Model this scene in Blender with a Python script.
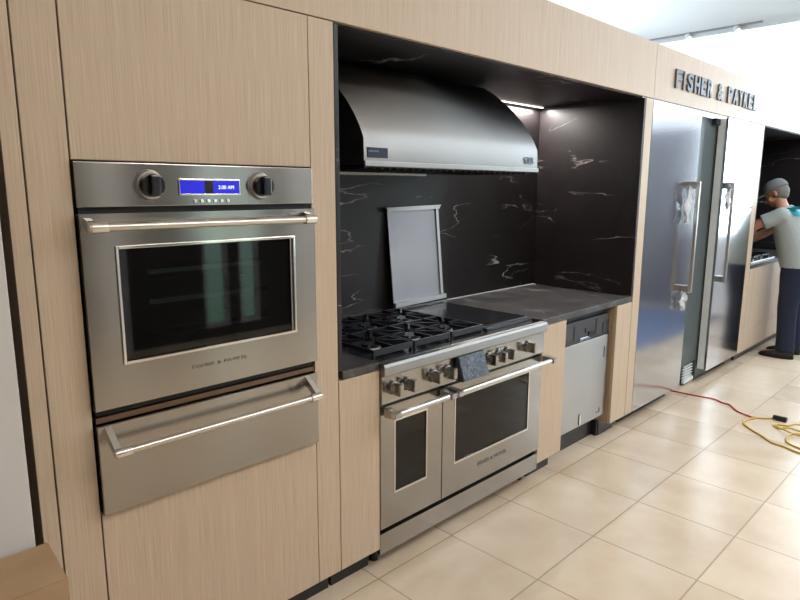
import bpy, bmesh, math, random
from mathutils import Vector, Matrix
random.seed(7)
R = math.radians
for o in list(bpy.data.objects): bpy.data.objects.remove(o)
scene = bpy.context.scene
COL = scene.collection

# ------------------------------------------------------------ camera
cam_d = bpy.data.cameras.new('camera'); cam = bpy.data.objects.new('camera', cam_d); COL.objects.link(cam)
scene.camera = cam
CP = Vector((-0.5502, -1.759, 1.6034)); yaw, pitch, roll, FPX = 0.7886, -0.177, 0.0031, 621.5
fw = Vector((math.cos(pitch)*math.cos(yaw), math.cos(pitch)*math.sin(yaw), math.sin(pitch)))
rt = Vector((math.sin(yaw), -math.cos(yaw), 0)); up = rt.cross(fw)
r2 = math.cos(roll)*rt + math.sin(roll)*up; u2 = -math.sin(roll)*rt + math.cos(roll)*up
M = Matrix((r2, u2, -fw)).transposed().to_4x4(); M.translation = CP
cam.matrix_world = M
cam_d.sensor_fit = 'HORIZONTAL'; cam_d.sensor_width = 36; cam_d.lens = FPX/800*36; cam_d.clip_start = .02

# ------------------------------------------------------------ world (daylight outside the showroom)
w = bpy.data.worlds.new('daylight'); scene.world = w; w.use_nodes = True
nt = w.node_tree; nt.nodes.clear()
tc = nt.nodes.new('ShaderNodeTexCoord'); sp = nt.nodes.new('ShaderNodeSeparateXYZ'); rp = nt.nodes.new('ShaderNodeValToRGB')
bg = nt.nodes.new('ShaderNodeBackground'); ow = nt.nodes.new('ShaderNodeOutputWorld')
mr = nt.nodes.new('ShaderNodeMapRange'); mr.inputs[1].default_value = -.3; mr.inputs[2].default_value = .5
nt.links.new(tc.outputs['Generated'], sp.inputs[0]); nt.links.new(sp.outputs[2], mr.inputs[0]); nt.links.new(mr.outputs[0], rp.inputs[0])
nt.links.new(rp.outputs[0], bg.inputs[0]); nt.links.new(bg.outputs[0], ow.inputs[0])
e = rp.color_ramp.elements
e[0].position = 0; e[0].color = (.10, .12, .08, 1); e[1].position = 1; e[1].color = (.26, .33, .4, 1)
x_ = e.new(.12); x_.color = (.24, .40, .30, 1); x_ = e.new(.30); x_.color = (.42, .60, .52, 1); x_ = e.new(.42); x_.color = (.42, .47, .5, 1)
bg.inputs[1].default_value = 4.0

def area(name, loc, sx, sy, power, col, rot=(0, 0, 0)):
    l = bpy.data.lights.new(name, 'AREA'); l.shape = 'RECTANGLE'; l.size = sx; l.size_y = sy; l.energy = power; l.color = col
    o = bpy.data.objects.new(name, l); COL.objects.link(o); o.location = loc; o.rotation_euler = rot
    return o
CEIL = 3.6
WARM = (1.0, .89, .77); COOL = (.80, .90, 1.0); SKY = (.74, .86, 1.0)
# ceiling luminaires (rows of panels flush under the ceiling)
for (x, y, p, c) in [(-.3, -2.8, 24, WARM), (2.0, -2.8, 32, (1, .93, .85)), (4.4, -2.4, 42, (.80, .89, 1)), (6.6, -2.0, 42, SKY),
                     (.8, -3.9, 15, WARM), (3.6, -3.9, 22, WARM), (6.4, -3.9, 30, COOL), (4.0, 1.9, 26, COOL), (6.8, 1.6, 40, COOL)]:
    area('ceiling_panel_light', (x, y, CEIL-.02), 1.2, .35, p, c)
# added unseen uplights without fixtures, only to brighten the ceiling
for (x, y, p, c) in [(1.5, -3.4, 30, WARM), (4.6, -2.6, 50, (.95, .97, 1)), (7.0, -2.0, 55, SKY), (6.2, 2.2, 38, COOL)]:
    area('ceiling_fill_uplight', (x, y, 2.6 if y < 0 else 2.2), 2.4, 1.2, p, c, (R(180), 0, 0))
# daylight coming in through the glazing of the far (right) wall and the front wall
area('window_daylight', (8.7, -.6, 1.9), 2.8, 1.6, 150, COOL, (0, R(90), 0))
area('window_daylight', (8.7, -3.5, 2.0), 2.8, 1.5, 90, COOL, (0, R(90), 0))

vs = scene.view_settings
vs.view_transform = 'Standard'; vs.look = 'None'; vs.gamma = 1; vs.use_curve_mapping = False; vs.exposure = 0.0

# ------------------------------------------------------------ material helpers
def srgb(r, g, b):
    f = lambda c: (c/255/12.92) if c/255 <= .04045 else ((c/255+.055)/1.055)**2.4
    return (f(r), f(g), f(b), 1)
def mat(name, col, rough=.5, metal=0, **kw):
    m = bpy.data.materials.new(name); m.use_nodes = True
    b = m.node_tree.nodes['Principled BSDF']
    b.inputs['Base Color'].default_value = col; b.inputs['Roughness'].default_value = rough; b.inputs['Metallic'].default_value = metal
    for k, v in kw.items(): b.inputs[k.replace('_', ' ')].default_value = v
    return m
def N(m, t, **kw):
    n = m.node_tree.nodes.new(t)
    for k, v in kw.items(): setattr(n, k, v)
    return n
def L(m, a, b): m.node_tree.links.new(a, b)
def BS(m): return m.node_tree.nodes['Principled BSDF']
def noise(m, scale, sc=5, detail=3, rough=.5, coord='Object', rot=(0, 0, 0), dist=0):
    t = N(m, 'ShaderNodeTexCoord'); mp = N(m, 'ShaderNodeMapping'); n = N(m, 'ShaderNodeTexNoise')
    mp.inputs['Scale'].default_value = scale; mp.inputs['Rotation'].default_value = rot
    n.inputs['Scale'].default_value = sc; n.inputs['Detail'].default_value = detail; n.inputs['Roughness'].default_value = rough
    n.inputs['Distortion'].default_value = dist
    L(m, t.outputs[coord], mp.inputs[0]); L(m, mp.outputs[0], n.inputs[0])
    return n.outputs[0]
def ramp(m, src, stops):
    r = N(m, 'ShaderNodeValToRGB'); e = r.color_ramp.elements
    e[0].position, e[0].color = stops[0]; e[1].position, e[1].color = stops[-1]
    for p, c in stops[1:-1]:
        x = e.new(p); x.color = c
    L(m, src, r.inputs[0]); return r.outputs[0]
def mixc(m, fac, a, b, mode='MIX'):
    x = N(m, 'ShaderNodeMix', data_type='RGBA', blend_type=mode)
    for i, v in ((0, fac), (6, a), (7, b)):
        if hasattr(v, 'links'): L(m, v, x.inputs[i])
        else: x.inputs[i].default_value = v
    return x.outputs[2]
def bump(m, src, strength, dist=.001):
    b = N(m, 'ShaderNodeBump'); b.inputs['Strength'].default_value = strength; b.inputs['Distance'].default_value = dist
    L(m, src, b.inputs['Height']); L(m, b.outputs[0], BS(m).inputs['Normal'])

def wood_mat(name, c1, c2, c3, axis='z'):
    m = mat(name, c1, .48)
    s = {'z': (1, 1, .02), 'x': (.02, 1, 1)}[axis]
    s = {'z': (1, 1, .012), 'x': (.012, 1, 1)}[axis]; a = noise(m, s, 420, 2, .5); b = noise(m, s, 45, 4, .6)
    f = ramp(m, a, [(.35, c1), (.5, c2), (.68, c3)])
    g = ramp(m, b, [(.3, (.90, .90, .90, 1)), (.7, (1, 1, 1, 1))])
    L(m, mixc(m, 1.0, f, g, 'MULTIPLY'), BS(m).inputs['Base Color'])
    bump(m, a, .15, .0006)
    return m
OAK = wood_mat('pale_oak_veneer', srgb(190, 167, 142), srgb(199, 178, 154), srgb(206, 187, 164))
OAK_IN = wood_mat('oak_panel_edge', srgb(168, 142, 112), srgb(184, 158, 128), srgb(196, 172, 142))

def steel_mat(name, col, rough, aniso=.65, streak=.035, axis='x', bright=1.0):
    m = mat(name, col, rough, 1.0)
    s = {'x': (.03, 1, 1), 'z': (1, 1, .03)}[axis]
    n = noise(m, s, 500, 1, .5)
    n2 = noise(m, (1, 1, 1), 2.5, 2)
    r1 = N(m, 'ShaderNodeMapRange'); r1.inputs[3].default_value = rough-streak*.5; r1.inputs[4].default_value = rough+streak
    L(m, n, r1.inputs[0]); L(m, r1.outputs[0], BS(m).inputs['Roughness'])
    c = ramp(m, n2, [(.3, tuple(v*.9 for v in col[:3])+(1,)), (.7, col)])
    L(m, c, BS(m).inputs['Base Color'])
    BS(m).inputs['Anisotropic'].default_value = aniso; BS(m).inputs['Anisotropic Rotation'].default_value = .25
    t = N(m, 'ShaderNodeTangent', direction_type='RADIAL', axis='Z'); L(m, t.outputs[0], BS(m).inputs['Tangent'])
    return m
STEEL = steel_mat('brushed_stainless_steel', srgb(168, 165, 160), .18)
STEEL_HOOD = steel_mat('brushed_hood_steel', srgb(162, 161, 158), .46)
STEEL_DOOR = steel_mat('polished_fridge_steel', srgb(205, 206, 210), .13, .35, .03)
STEEL_DULL = steel_mat('dull_dishwasher_steel', srgb(178, 176, 172), .38)
RAIL_REFL = mat('rail_with_wood_reflection', srgb(118, 98, 84), .35, .9)  # brown reflection of the oak put into the steel rail's colour
KNOBG = mat('dark_knob_metal', srgb(70, 70, 72), .25, .9)
CHROME = mat('polished_chrome', srgb(225, 222, 218), .12, 1)
BAR = mat('satin_handle_steel', srgb(212, 207, 200), .3, 1)
BLACK = mat('black_void', srgb(8, 8, 9), .6)
TOE = mat('black_toe_kick', srgb(22, 21, 22), .35)
PLASTIC = mat('black_plastic', srgb(20, 20, 23), .35)
CONTROL = mat('dark_grey_control_plastic', srgb(58, 58, 62), .4)
IRON = mat('cast_iron', srgb(24, 27, 33), .38)
GRID = mat('black_griddle_top', srgb(24, 26, 31), .22)
ETCH = mat('etched_grey_lettering', srgb(84, 80, 76), .5)
SIGN = mat('sign_grey_metal', srgb(96, 100, 106), .45, .3)
GASKET = mat('black_gasket', srgb(14, 13, 13), .5)
CAVITY = mat('black_enamel', srgb(30, 34, 33), .3)
RACK = mat('oven_rack_chrome', srgb(200, 205, 200), .25, 1)
LINER = mat('grey_green_liner', srgb(74, 84, 84), .4)
EDGE = mat('pale_grey_liner', srgb(222, 228, 228), .4)
WHITE = mat('white_painted_board', srgb(206, 203, 200), .5)
WALL = mat('white_wall_paint', srgb(232, 233, 234), .7)
CEILM = mat('white_ceiling_paint', srgb(236, 238, 240), .8)
n_ = noise(CEILM, (1, 1, 1), 60, 2); bump(CEILM, n_, .05)
n_ = noise(WALL, (1, 1, 1), 80, 2); bump(WALL, n_, .05)
FILM = mat('crumpled_plastic_film', srgb(232, 236, 240), .2, 0, Transmission_Weight=.3)
n_ = noise(FILM, (1, 1, 1), 60, 3); bump(FILM, n_, .8, .004)
CARD = mat('brown_cardboard', srgb(176, 140, 100), .75)
n_ = noise(CARD, (1, 1, 1), 7, 4); L(CARD, ramp(CARD, n_, [(.3, srgb(160, 130, 98)), (.7, srgb(178, 148, 114))]), BS(CARD).inputs['Base Color'])
TAPE = mat('brown_packing_tape', srgb(160, 120, 78), .3)
BLUE = mat('blue_rug_pile', srgb(88, 102, 130), .9)
n_ = noise(BLUE, (1, 1, 1), 90, 2); bump(BLUE, n_, .6, .004)
GLASS = mat('dark_oven_glass', srgb(60, 62, 60), .03, 0, IOR=1.5)
def glass_mix(name, tint, refl_rough=.03):
    m = bpy.data.materials.new(name); m.use_nodes = True; t = m.node_tree; t.nodes.clear()
    o = t.nodes.new('ShaderNodeOutputMaterial'); g = t.nodes.new('ShaderNodeBsdfGlossy'); tr = t.nodes.new('ShaderNodeBsdfTransparent')
    fr = t.nodes.new('ShaderNodeFresnel'); fr.inputs[0].default_value = 1.5; mx = t.nodes.new('ShaderNodeMixShader')
    g.inputs[1].default_value = refl_rough; tr.inputs[0].default_value = tint
    t.links.new(fr.outputs[0], mx.inputs[0]); t.links.new(tr.outputs[0], mx.inputs[1]); t.links.new(g.outputs[0], mx.inputs[2]); t.links.new(mx.outputs[0], o.inputs[0])
    return m
OVEN_GLASS = glass_mix('smoked_oven_glass', (.42, .45, .44, 1))
RANGE_GLASS = glass_mix('tinted_range_glass', (.30, .28, .25, 1))
WIN_GLASS = glass_mix('window_glass', (.96, .98, .98, 1))
LCD = mat('blue_lcd', srgb(20, 20, 150), .2, 0, Emission_Strength=.75); BS(LCD).inputs['Emission Color'].default_value = srgb(38, 40, 215)
LCDT = mat('lcd_digits', (1, 1, 1, 1), .3, 0, Emission_Strength=1.1); BS(LCDT).inputs['Emission Color'].default_value = srgb(205, 225, 255)
RSCR = mat('filmed_screen', srgb(66, 72, 82), .12)
n_ = noise(RSCR, (1, 1, 1), 35, 5, .7, dist=1.5); L(RSCR, ramp(RSCR, n_, [(.35, srgb(56, 62, 72)), (.55, srgb(84, 92, 104)), (.62, srgb(122, 130, 142)), (.7, srgb(76, 84, 96))]), BS(RSCR).inputs['Base Color']); bump(RSCR, n_, .6, .003)
LED = mat('led_strip', (1, 1, 1, 1), .3, 0, Emission_Strength=3.5); BS(LED).inputs['Emission Color'].default_value = srgb(255, 245, 235)
RED = mat('red_cord', srgb(190, 45, 40), .45); YEL = mat('yellow_cord', srgb(198, 160, 50), .45)

def stone_mat(name, base, base2, vein, rot, rough, amount=.007, seed=0):
    m = mat(name, base, rough)
    cl = noise(m, (1, 1, 1), 5.0, 7, .7, dist=.8)
    c0 = ramp(m, cl, [(.3, base), (.75, base2)])
    v = noise(m, (.8, .8, 3.4), 1.0, 5, .52, rot=rot, dist=.25)
    s = N(m, 'ShaderNodeMath', operation='SUBTRACT'); s.inputs[1].default_value = .5+seed; L(m, v, s.inputs[0])
    ab = N(m, 'ShaderNodeMath', operation='ABSOLUTE'); L(m, s.outputs[0], ab.inputs[0])
    vm = ramp(m, ab.outputs[0], [(0, (1, 1, 1, 1)), (amount, (0, 0, 0, 1))])
    k = noise(m, (1, 1, 1), 2.3, 3, .6)
    km = ramp(m, k, [(.48, (0, 0, 0, 1)), (.66, (1, 1, 1, 1))])
    mm = mixc(m, 1.0, vm, km, 'MULTIPLY')
    L(m, mixc(m, mm, c0, vein), BS(m).inputs['Base Color'])
    return m
STONE = stone_mat('black_veined_stone', srgb(17, 14, 16), srgb(35, 29, 30), srgb(190, 182, 178), (R(20), R(28), R(10)), .42, .0045)
COUNTER = stone_mat('charcoal_veined_counter', srgb(38, 37, 39), srgb(98, 94, 93), srgb(150, 146, 146), (R(10), R(5), R(35)), .34, .012)

def tile_mat():
    m = mat('beige_floor_tile', srgb(210, 190, 160), .24)
    t = N(m, 'ShaderNodeTexCoord'); sp = N(m, 'ShaderNodeSeparateXYZ'); L(m, t.outputs['Object'], sp.inputs[0])
    P = .47; masks = []; cells = []
    for ax, off in ((0, 1.515), (1, -.5)):
        a = N(m, 'ShaderNodeMath', operation='SUBTRACT'); L(m, sp.outputs[ax], a.inputs[0]); a.inputs[1].default_value = off
        d = N(m, 'ShaderNodeMath', operation='DIVIDE'); L(m, a.outputs[0], d.inputs[0]); d.inputs[1].default_value = P
        fl = N(m, 'ShaderNodeMath', operation='FLOOR'); L(m, d.outputs[0], fl.inputs[0]); cells.append(fl.outputs[0])
        rd = N(m, 'ShaderNodeMath', operation='ROUND'); L(m, d.outputs[0], rd.inputs[0])
        s = N(m, 'ShaderNodeMath', operation='SUBTRACT'); L(m, d.outputs[0], s.inputs[0]); L(m, rd.outputs[0], s.inputs[1])
        ab = N(m, 'ShaderNodeMath', operation='ABSOLUTE'); L(m, s.outputs[0], ab.inputs[0])
        lt = N(m, 'ShaderNodeMath', operation='LESS_THAN'); L(m, ab.outputs[0], lt.inputs[0]); lt.inputs[1].default_value = .0035/P
        masks.append(lt.outputs[0])
    mx = N(m, 'ShaderNodeMath', operation='MAXIMUM'); L(m, masks[0], mx.inputs[0]); L(m, masks[1], mx.inputs[1])
    cb = N(m, 'ShaderNodeCombineXYZ'); L(m, cells[0], cb.inputs[0]); L(m, cells[1], cb.inputs[1])
    wn = N(m, 'ShaderNodeTexWhiteNoise'); L(m, cb.outputs[0], wn.inputs[0])
    ad = N(m, 'ShaderNodeVectorMath', operation='ADD'); L(m, t.outputs['Object'], ad.inputs[0]); ad.inputs[1].default_value = (3.3, 7.1, .37)
    n = N(m, 'ShaderNodeTexNoise'); n.inputs['Scale'].default_value = 3.0; n.inputs['Detail'].default_value = 5; n.inputs['Roughness'].default_value = .5; n.inputs['Distortion'].default_value = .2
    L(m, ad.outputs[0], n.inputs[0])
    sm = N(m, 'ShaderNodeMapRange', interpolation_type='SMOOTHSTEP'); sm.inputs[1].default_value = .15; sm.inputs[2].default_value = .85; L(m, n.outputs[0], sm.inputs[0])
    c = mixc(m, sm.outputs[0], srgb(196, 173, 146), srgb(222, 206, 182))
    v = N(m, 'ShaderNodeMapRange'); v.inputs[3].default_value = .93; v.inputs[4].default_value = 1.03; L(m, wn.outputs['Value'], v.inputs[0])
    c2 = mixc(m, 1.0, c, v.outputs[0], 'MULTIPLY')
    L(m, mixc(m, mx.outputs[0], c2, srgb(168, 148, 122)), BS(m).inputs['Base Color'])
    r = N(m, 'ShaderNodeMapRange'); r.inputs[3].default_value = .24; r.inputs[4].default_value = .32; L(m, wn.outputs['Value'], r.inputs[0]); L(m, r.outputs[0], BS(m).inputs['Roughness'])
    inv = N(m, 'ShaderNodeMath', operation='SUBTRACT'); inv.inputs[0].default_value = 1; L(m, mx.outputs[0], inv.inputs[1])
    bump(m, inv.outputs[0], .35, .002)
    return m
TILE = tile_mat()

# ------------------------------------------------------------ mesh helpers
def bx(bm, x0, x1, y0, y1, z0, z1, bev=0, seg=2):
    r = bmesh.ops.create_cube(bm, size=1)
    vs_ = r['verts']
    bmesh.ops.scale(bm, verts=vs_, vec=(abs(x1-x0), abs(y1-y0), abs(z1-z0)))
    bmesh.ops.translate(bm, verts=vs_, vec=((x0+x1)/2, (y0+y1)/2, (z0+z1)/2))
    if bev: bmesh.ops.bevel(bm, geom=list({e for v in vs_ for e in v.link_edges}), offset=bev, segments=seg, affect='EDGES', profile=.6)
def frame_rect(bm, x0, x1, z0, z1, wx, wz, y0, y1, bev=0):
    """rectangular frame in an x/z plane"""
    bx(bm, x0, x0+wx, y0, y1, z0, z1, bev); bx(bm, x1-wx, x1, y0, y1, z0, z1, bev)
    bx(bm, x0+wx, x1-wx, y0, y1, z0, z0+wz, bev); bx(bm, x0+wx, x1-wx, y0, y1, z1-wz, z1, bev)
def cyl(bm, p0, p1, r0, r1=None, n=24):
    p0, p1 = Vector(p0), Vector(p1); r1 = r0 if r1 is None else r1
    d = p1-p0; q = d.to_track_quat('Z', 'Y').to_matrix().to_4x4(); q.translation = (p0+p1)/2
    bmesh.ops.create_cone(bm, cap_ends=True, segments=n, radius1=r0, radius2=r1, depth=d.length, matrix=q)
def ball(bm, c, r, sx=1, sy=1, sz=1, rot=None, u=20, v=14):
    m = Matrix.Translation(Vector(c)) @ (rot or Matrix.Identity(4)) @ Matrix.Diagonal((r*sx, r*sy, r*sz, 1))
    bmesh.ops.create_uvsphere(bm, u_segments=u, v_segments=v, radius=1, matrix=m)
def chain(bm, pts, rads, n=18):
    for i in range(len(pts)):
        ball(bm, pts[i], rads[i])
        if i: cyl(bm, pts[i-1], pts[i], rads[i-1], rads[i], n)
def prism(bm, prof, x0, x1, axis='x'):
    """extrude a (y,z) outline along x"""
    a = [bm.verts.new((x0, y, z)) for y, z in prof]; b = [bm.verts.new((x1, y, z)) for y, z in prof]
    n = len(prof)
    bm.faces.new(a[::-1]); bm.faces.new(b)
    for i in range(n): bm.faces.new((a[i], a[(i+1) % n], b[(i+1) % n], b[i]))
def loft(bm, rings):
    vr = [[bm.verts.new(p) for p in r] for r in rings]; n = len(vr[0])
    for a, b in zip(vr, vr[1:]):
        for i in range(n): bm.faces.new((a[i], a[(i+1) % n], b[(i+1) % n], b[i]))
    bm.faces.new(vr[0][::-1]); bm.faces.new(vr[-1])
def ell(c, rx, ry, n=24, tilt=0, pw=1.0):
    """horizontal ellipse ring, optionally tilted about x"""
    out = []
    for i in range(n):
        a = 2*math.pi*i/n; ca, sa = math.cos(a), math.sin(a)
        X = rx*math.copysign(abs(ca)**pw, ca); Y = ry*math.copysign(abs(sa)**pw, sa)
        out.append(Vector((c[0]+X, c[1]+Y*math.cos(tilt), c[2]+Y*math.sin(tilt))))
    return out
def tube(bm, pts, r, n=8, smooth=True):
    """catmull-rom swept tube"""
    P = [Vector(p) for p in pts]; Q = []
    for i in range(len(P)-1):
        a, b, c, d = P[max(i-1, 0)], P[i], P[i+1], P[min(i+2, len(P)-1)]
        for k in range(6):
            t = k/6; Q.append(.5*((2*b)+(c-a)*t+(2*a-5*b+4*c-d)*t*t+(3*b-a-3*c+d)*t**3))
    Q.append(P[-1]); rings = []
    for i, p in enumerate(Q):
        d = (Q[min(i+1, len(Q)-1)]-Q[max(i-1, 0)]).normalized()
        s = d.cross(Vector((0, 0, 1)));
        s = s.normalized() if s.length > 1e-4 else Vector((1, 0, 0)); t_ = s.cross(d)
        rings.append([p+r*(math.cos(2*math.pi*k/n)*s+math.sin(2*math.pi*k/n)*t_) for k in range(n)])
    loft(bm, rings)
def NB(): return bmesh.new()
def obj(name, bm, m, parent=None, label=None, smooth=False, mods=None):
    bmesh.ops.recalc_face_normals(bm, faces=bm.faces)
    me = bpy.data.meshes.new(name); bm.to_mesh(me); bm.free(); me.materials.append(m)
    for p in me.polygons: p.use_smooth = bool(smooth)
    if smooth == 'auto':
        for ed in me.edges: pass
        bm2 = bmesh.new(); bm2.from_mesh(me)
        for ed in bm2.edges:
            if len(ed.link_faces) == 2 and ed.calc_face_angle(0) > R(35): ed.smooth = False
        bm2.to_mesh(me); bm2.free()
    o = bpy.data.objects.new(name, me); COL.objects.link(o)
    if parent is not None:
        o.parent = parent
        o.matrix_parent_inverse = Matrix.Translation(-parent.location)   # parts are modelled in room coordinates
    if label: o['label'] = label
    return o
def box(name, dims, m, parent=None, bev=.0015, label=None):
    bm = NB(); bx(bm, *dims, bev); return obj(name, bm, m, parent, label)
def thing(name, label, cat, loc=(0, 0, 0), group=None):
    o = bpy.data.objects.new(name, None); COL.objects.link(o); o.location = loc; o.empty_display_size = .1
    return tag(o, label, cat, group)
def tag(o, label, cat, group=None):
    o['label'] = label; o['category'] = cat
    if group: o['group'] = group
    return o
def struct(name, bm, m):
    o = obj(name, bm, m); o['kind'] = 'structure'; return o
def text(name, s, loc, width, height, depth, m, parent, rot=(R(90), 0, 0), label=None, bold=0.0, bevel=0.0):
    cu = bpy.data.curves.new(name, 'FONT'); cu.body = s; cu.size = 1; cu.extrude = .5; cu.offset = bold; cu.resolution_u = 3
    t = bpy.data.objects.new(name+'_tmp', cu); COL.objects.link(t)
    dg = bpy.context.evaluated_depsgraph_get(); me = bpy.data.meshes.new_from_object(t.evaluated_get(dg))
    bpy.data.objects.remove(t)
    xs = [v.co.x for v in me.vertices]; ys = [v.co.y for v in me.vertices]; x0, x1, y0, y1 = min(xs), max(xs), min(ys), max(ys)
    mt = Matrix.Translation(Vector(loc)) @ Matrix.Rotation(rot[2], 4, 'Z') @ Matrix.Rotation(rot[0], 4, 'X')
    for v in me.vertices:
        c = v.co; v.co = mt @ Vector(((c.x-x0)/(x1-x0)*width, (c.y-y0)/(y1-y0)*height, c.z*depth))
    bm = NB(); bm.from_mesh(me); return obj(name, bm, m, parent, label)

# ------------------------------------------------------------ the room
X0, X1, Y0, Y1 = -4.0, 8.12, -4.4, 3.2
bm = NB(); bx(bm, X0, X1, Y0, Y1, -.1, 0); struct('floor', bm, TILE)
bm = NB(); bx(bm, X0, X1, Y0, Y1, CEIL, CEIL+.1); struct('ceiling', bm, CEILM)
bm = NB(); bx(bm, X0, X1, Y1, Y1+.12, 0, CEIL); struct('wall_back', bm, WALL)
bm = NB(); bx(bm, X0-.12, X0, Y0, Y1, 0, CEIL); struct('wall_left', bm, mat('taupe_side_wall_paint', srgb(130, 126, 122), .8))
TAUPE = mat('taupe_wall_paint', srgb(88, 84, 82), .8)
# right wall with wide glazing, reflected in the refrigerator doors
def wall_with_holes(name, fixed, lo, hi, holes, axis, th=.14):
    bm = NB(); holes = sorted(holes); cur = lo
    def b(a0, a1, z0, z1):
        if a1-a0 < 1e-4 or z1-z0 < 1e-4: return
        if axis == 'y': bx(bm, fixed, fixed+th, a0, a1, z0, z1)
        else: bx(bm, a0, a1, fixed-th, fixed, z0, z1)
    for a0, a1, z0, z1 in holes:
        b(cur, a0, 0, CEIL); b(a0, a1, 0, z0); b(a0, a1, z1, CEIL); cur = a1
    b(cur, hi, 0, CEIL); return struct(name, bm, WALL if axis == 'y' else TAUPE)
holes_r = [(-4.3, -2.8, .3, 3.3), (-1.33, -.1, 1.0, 3.2), (.2, 3.0, 2.0, 3.597)]
wall_with_holes('wall_right', X1, Y0, Y1, holes_r, 'y')
holes_f = [(2.58, 2.90, .1, 2.6), (3.01, 3.29, .1, 2.6)]
wall_with_holes('wall_front', Y0, X0, X1, holes_f, 'x')
PURP = mat('plum_grey_panel', srgb(104, 104, 112), .4)
FRAME = mat('white_window_frame', srgb(225, 227, 228), .4)
k = 1
for a0, a1, z0, z1 in holes_r:
    bm = NB(); bx(bm, X1+.03, X1+.08, a0, a0+.05, z0, z1); bx(bm, X1+.03, X1+.08, a1-.05, a1, z0, z1); bx(bm, X1+.03, X1+.08, a0+.05, a1-.05, z0, z0+.05); bx(bm, X1+.03, X1+.08, a0+.05, a1-.05, z1-.05, z1)
    o = struct('window_%d' % k, bm, FRAME); k += 1
    box('pane', (X1+.05, X1+.058, a0+.05, a1-.05, z0+.05, z1-.05), WIN_GLASS, o, 0)
for a0, a1, z0, z1 in holes_f:
    bm = NB(); frame_rect(bm, a0, a1, z0, z1, .05, .05, Y0-.08, Y0-.03)
    o = struct('window_%d' % k, bm, FRAME); k += 1
    box('pane', (a0+.05, a1-.05, Y0-.058, Y0-.05, z0+.05, z1-.05), WIN_GLASS, o, 0)

bm = NB(); bx(bm, X1-.03, X1-.001, -2.75, -1.36, .001, 2.4); struct('reflection_trim_1', bm, PURP)
for i, (a, b, c) in enumerate(((.2, .5, 'w'), (1.5, 1.75, 'w'), (3.7, 4.1, 'w'), (5.2, 5.5, 'w'), (-1.6, -1.2, 'w'))):
    bm = NB(); bx(bm, a, b, Y0+.002, Y0+.12, .001, CEIL-.001); struct('reflection_trim_%d' % (i+2), bm, FRAME)  # unseen pilasters, added to give the oven steel vertical streaks to mirror
# ------------------------------------------------------------ track light on the ceiling
tl = thing('track_light', 'thin white ceiling track with two spotlights above the long header', 'track light', (8.1, .8, CEIL))
TRK = mat('track_grey', srgb(150, 152, 156), .5)
box('track', (8.085, 8.115, .80, 3.1, CEIL-.02, CEIL-.001), TRK, tl)
for y in (1.10, 1.68):
    bm = NB(); cyl(bm, (8.1, y, CEIL-.02), (8.1, y, CEIL-.035), .012); cyl(bm, (8.095, y-.005, CEIL-.030), (8.07, y-.03, CEIL-.085), .035, .045)
    s = obj('spotlight', bm, mat('white_spot_housing', srgb(238, 238, 238), .4), tl, smooth='auto')
    bm = NB(); cyl(bm, (8.0695, y-.0303, CEIL-.0857), (8.068, y-.0312, CEIL-.088), .04); LEDS = mat('spot_lamp_face', (1, 1, 1, 1), .3, 0, Emission_Strength=6)
    BS(LEDS).inputs['Emission Color'].default_value = (1, 1, .97, 1); obj('lamp_face', bm, LEDS, s)

# ------------------------------------------------------------ wood cabinetry
ZS, ZT, ZF = .104, 2.165, 2.493
LINE = .0022
# tall oven housing
tc_ = thing('oven_cabinet', 'tall pale oak cabinet housing the wall oven and warming drawer', 'cabinet', (.38, .35, 0))
box('side_panel', (-.107+LINE, -LINE, 0, .70, ZS, ZT-LINE), OAK, tc_)
box('side_panel', (.765, .871, 0, .74, ZS, ZT-LINE), OAK, tc_)
box('upper_door', (LINE, .762, 0, .02, 1.676, ZT-LINE), OAK, tc_)
box('lower_door', (LINE, .762, 0, .02, ZS, .683), OAK, tc_)
bm = NB(); bx(bm, 0, .763, .03, .7, ZS, .68); bx(bm, 0, .763, .66, .7, .68, ZT-.01); bx(bm, 0, .763, .03, .66, 1.68, ZT-.01); obj('carcass', bm, OAK_IN, tc_)
box('toe_kick', (-.1, .86, .07, .10, 0, ZS-.002), TOE, tc_)
# slim end filler to the left
box_o = box('filler_panel', (-.150, -.107-LINE, 0, .60, 0, ZT-LINE), OAK); tag(box_o, 'narrow pale oak filler panel at the left end of the cabinet run', 'panel')
# header
f1 = box('header_panel', (-1.2, 3.433, 0, .022, ZT+.002, ZF), OAK); tag(f1, 'long pale oak header panel above the oven and cooking recess', 'panel')
f2 = box('header_panel', (3.436, 7.9, 0, .022, ZT+.002, ZF), OAK); tag(f2, 'pale oak header panel carrying the raised metal lettering', 'panel')
# sign letters
sg = thing('sign_lettering', 'raised grey metal capital letters spelling FISHER & PAYKEL on the header', 'sign', (3.7, -.02, 2.25))
SX0, SX1, SZ0, SH = 3.725, 5.42, 2.262, .118
word = 'FISHER & PAYKEL'; wid = {'I': .45, ' ': .62, '&': 1.1}
tot = sum(wid.get(c, 1) for c in word)+.28*(len(word)-1); un = (SX1-SX0)/tot; cx_ = SX0
for c in word:
    wd = wid.get(c, 1)*un
    if c != ' ': text('letter', c, (cx_, -.008, SZ0), wd if c != 'I' else wd*.55, SH, .012, SIGN, sg, bold=.028)
    cx_ += wd+.28*un

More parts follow.
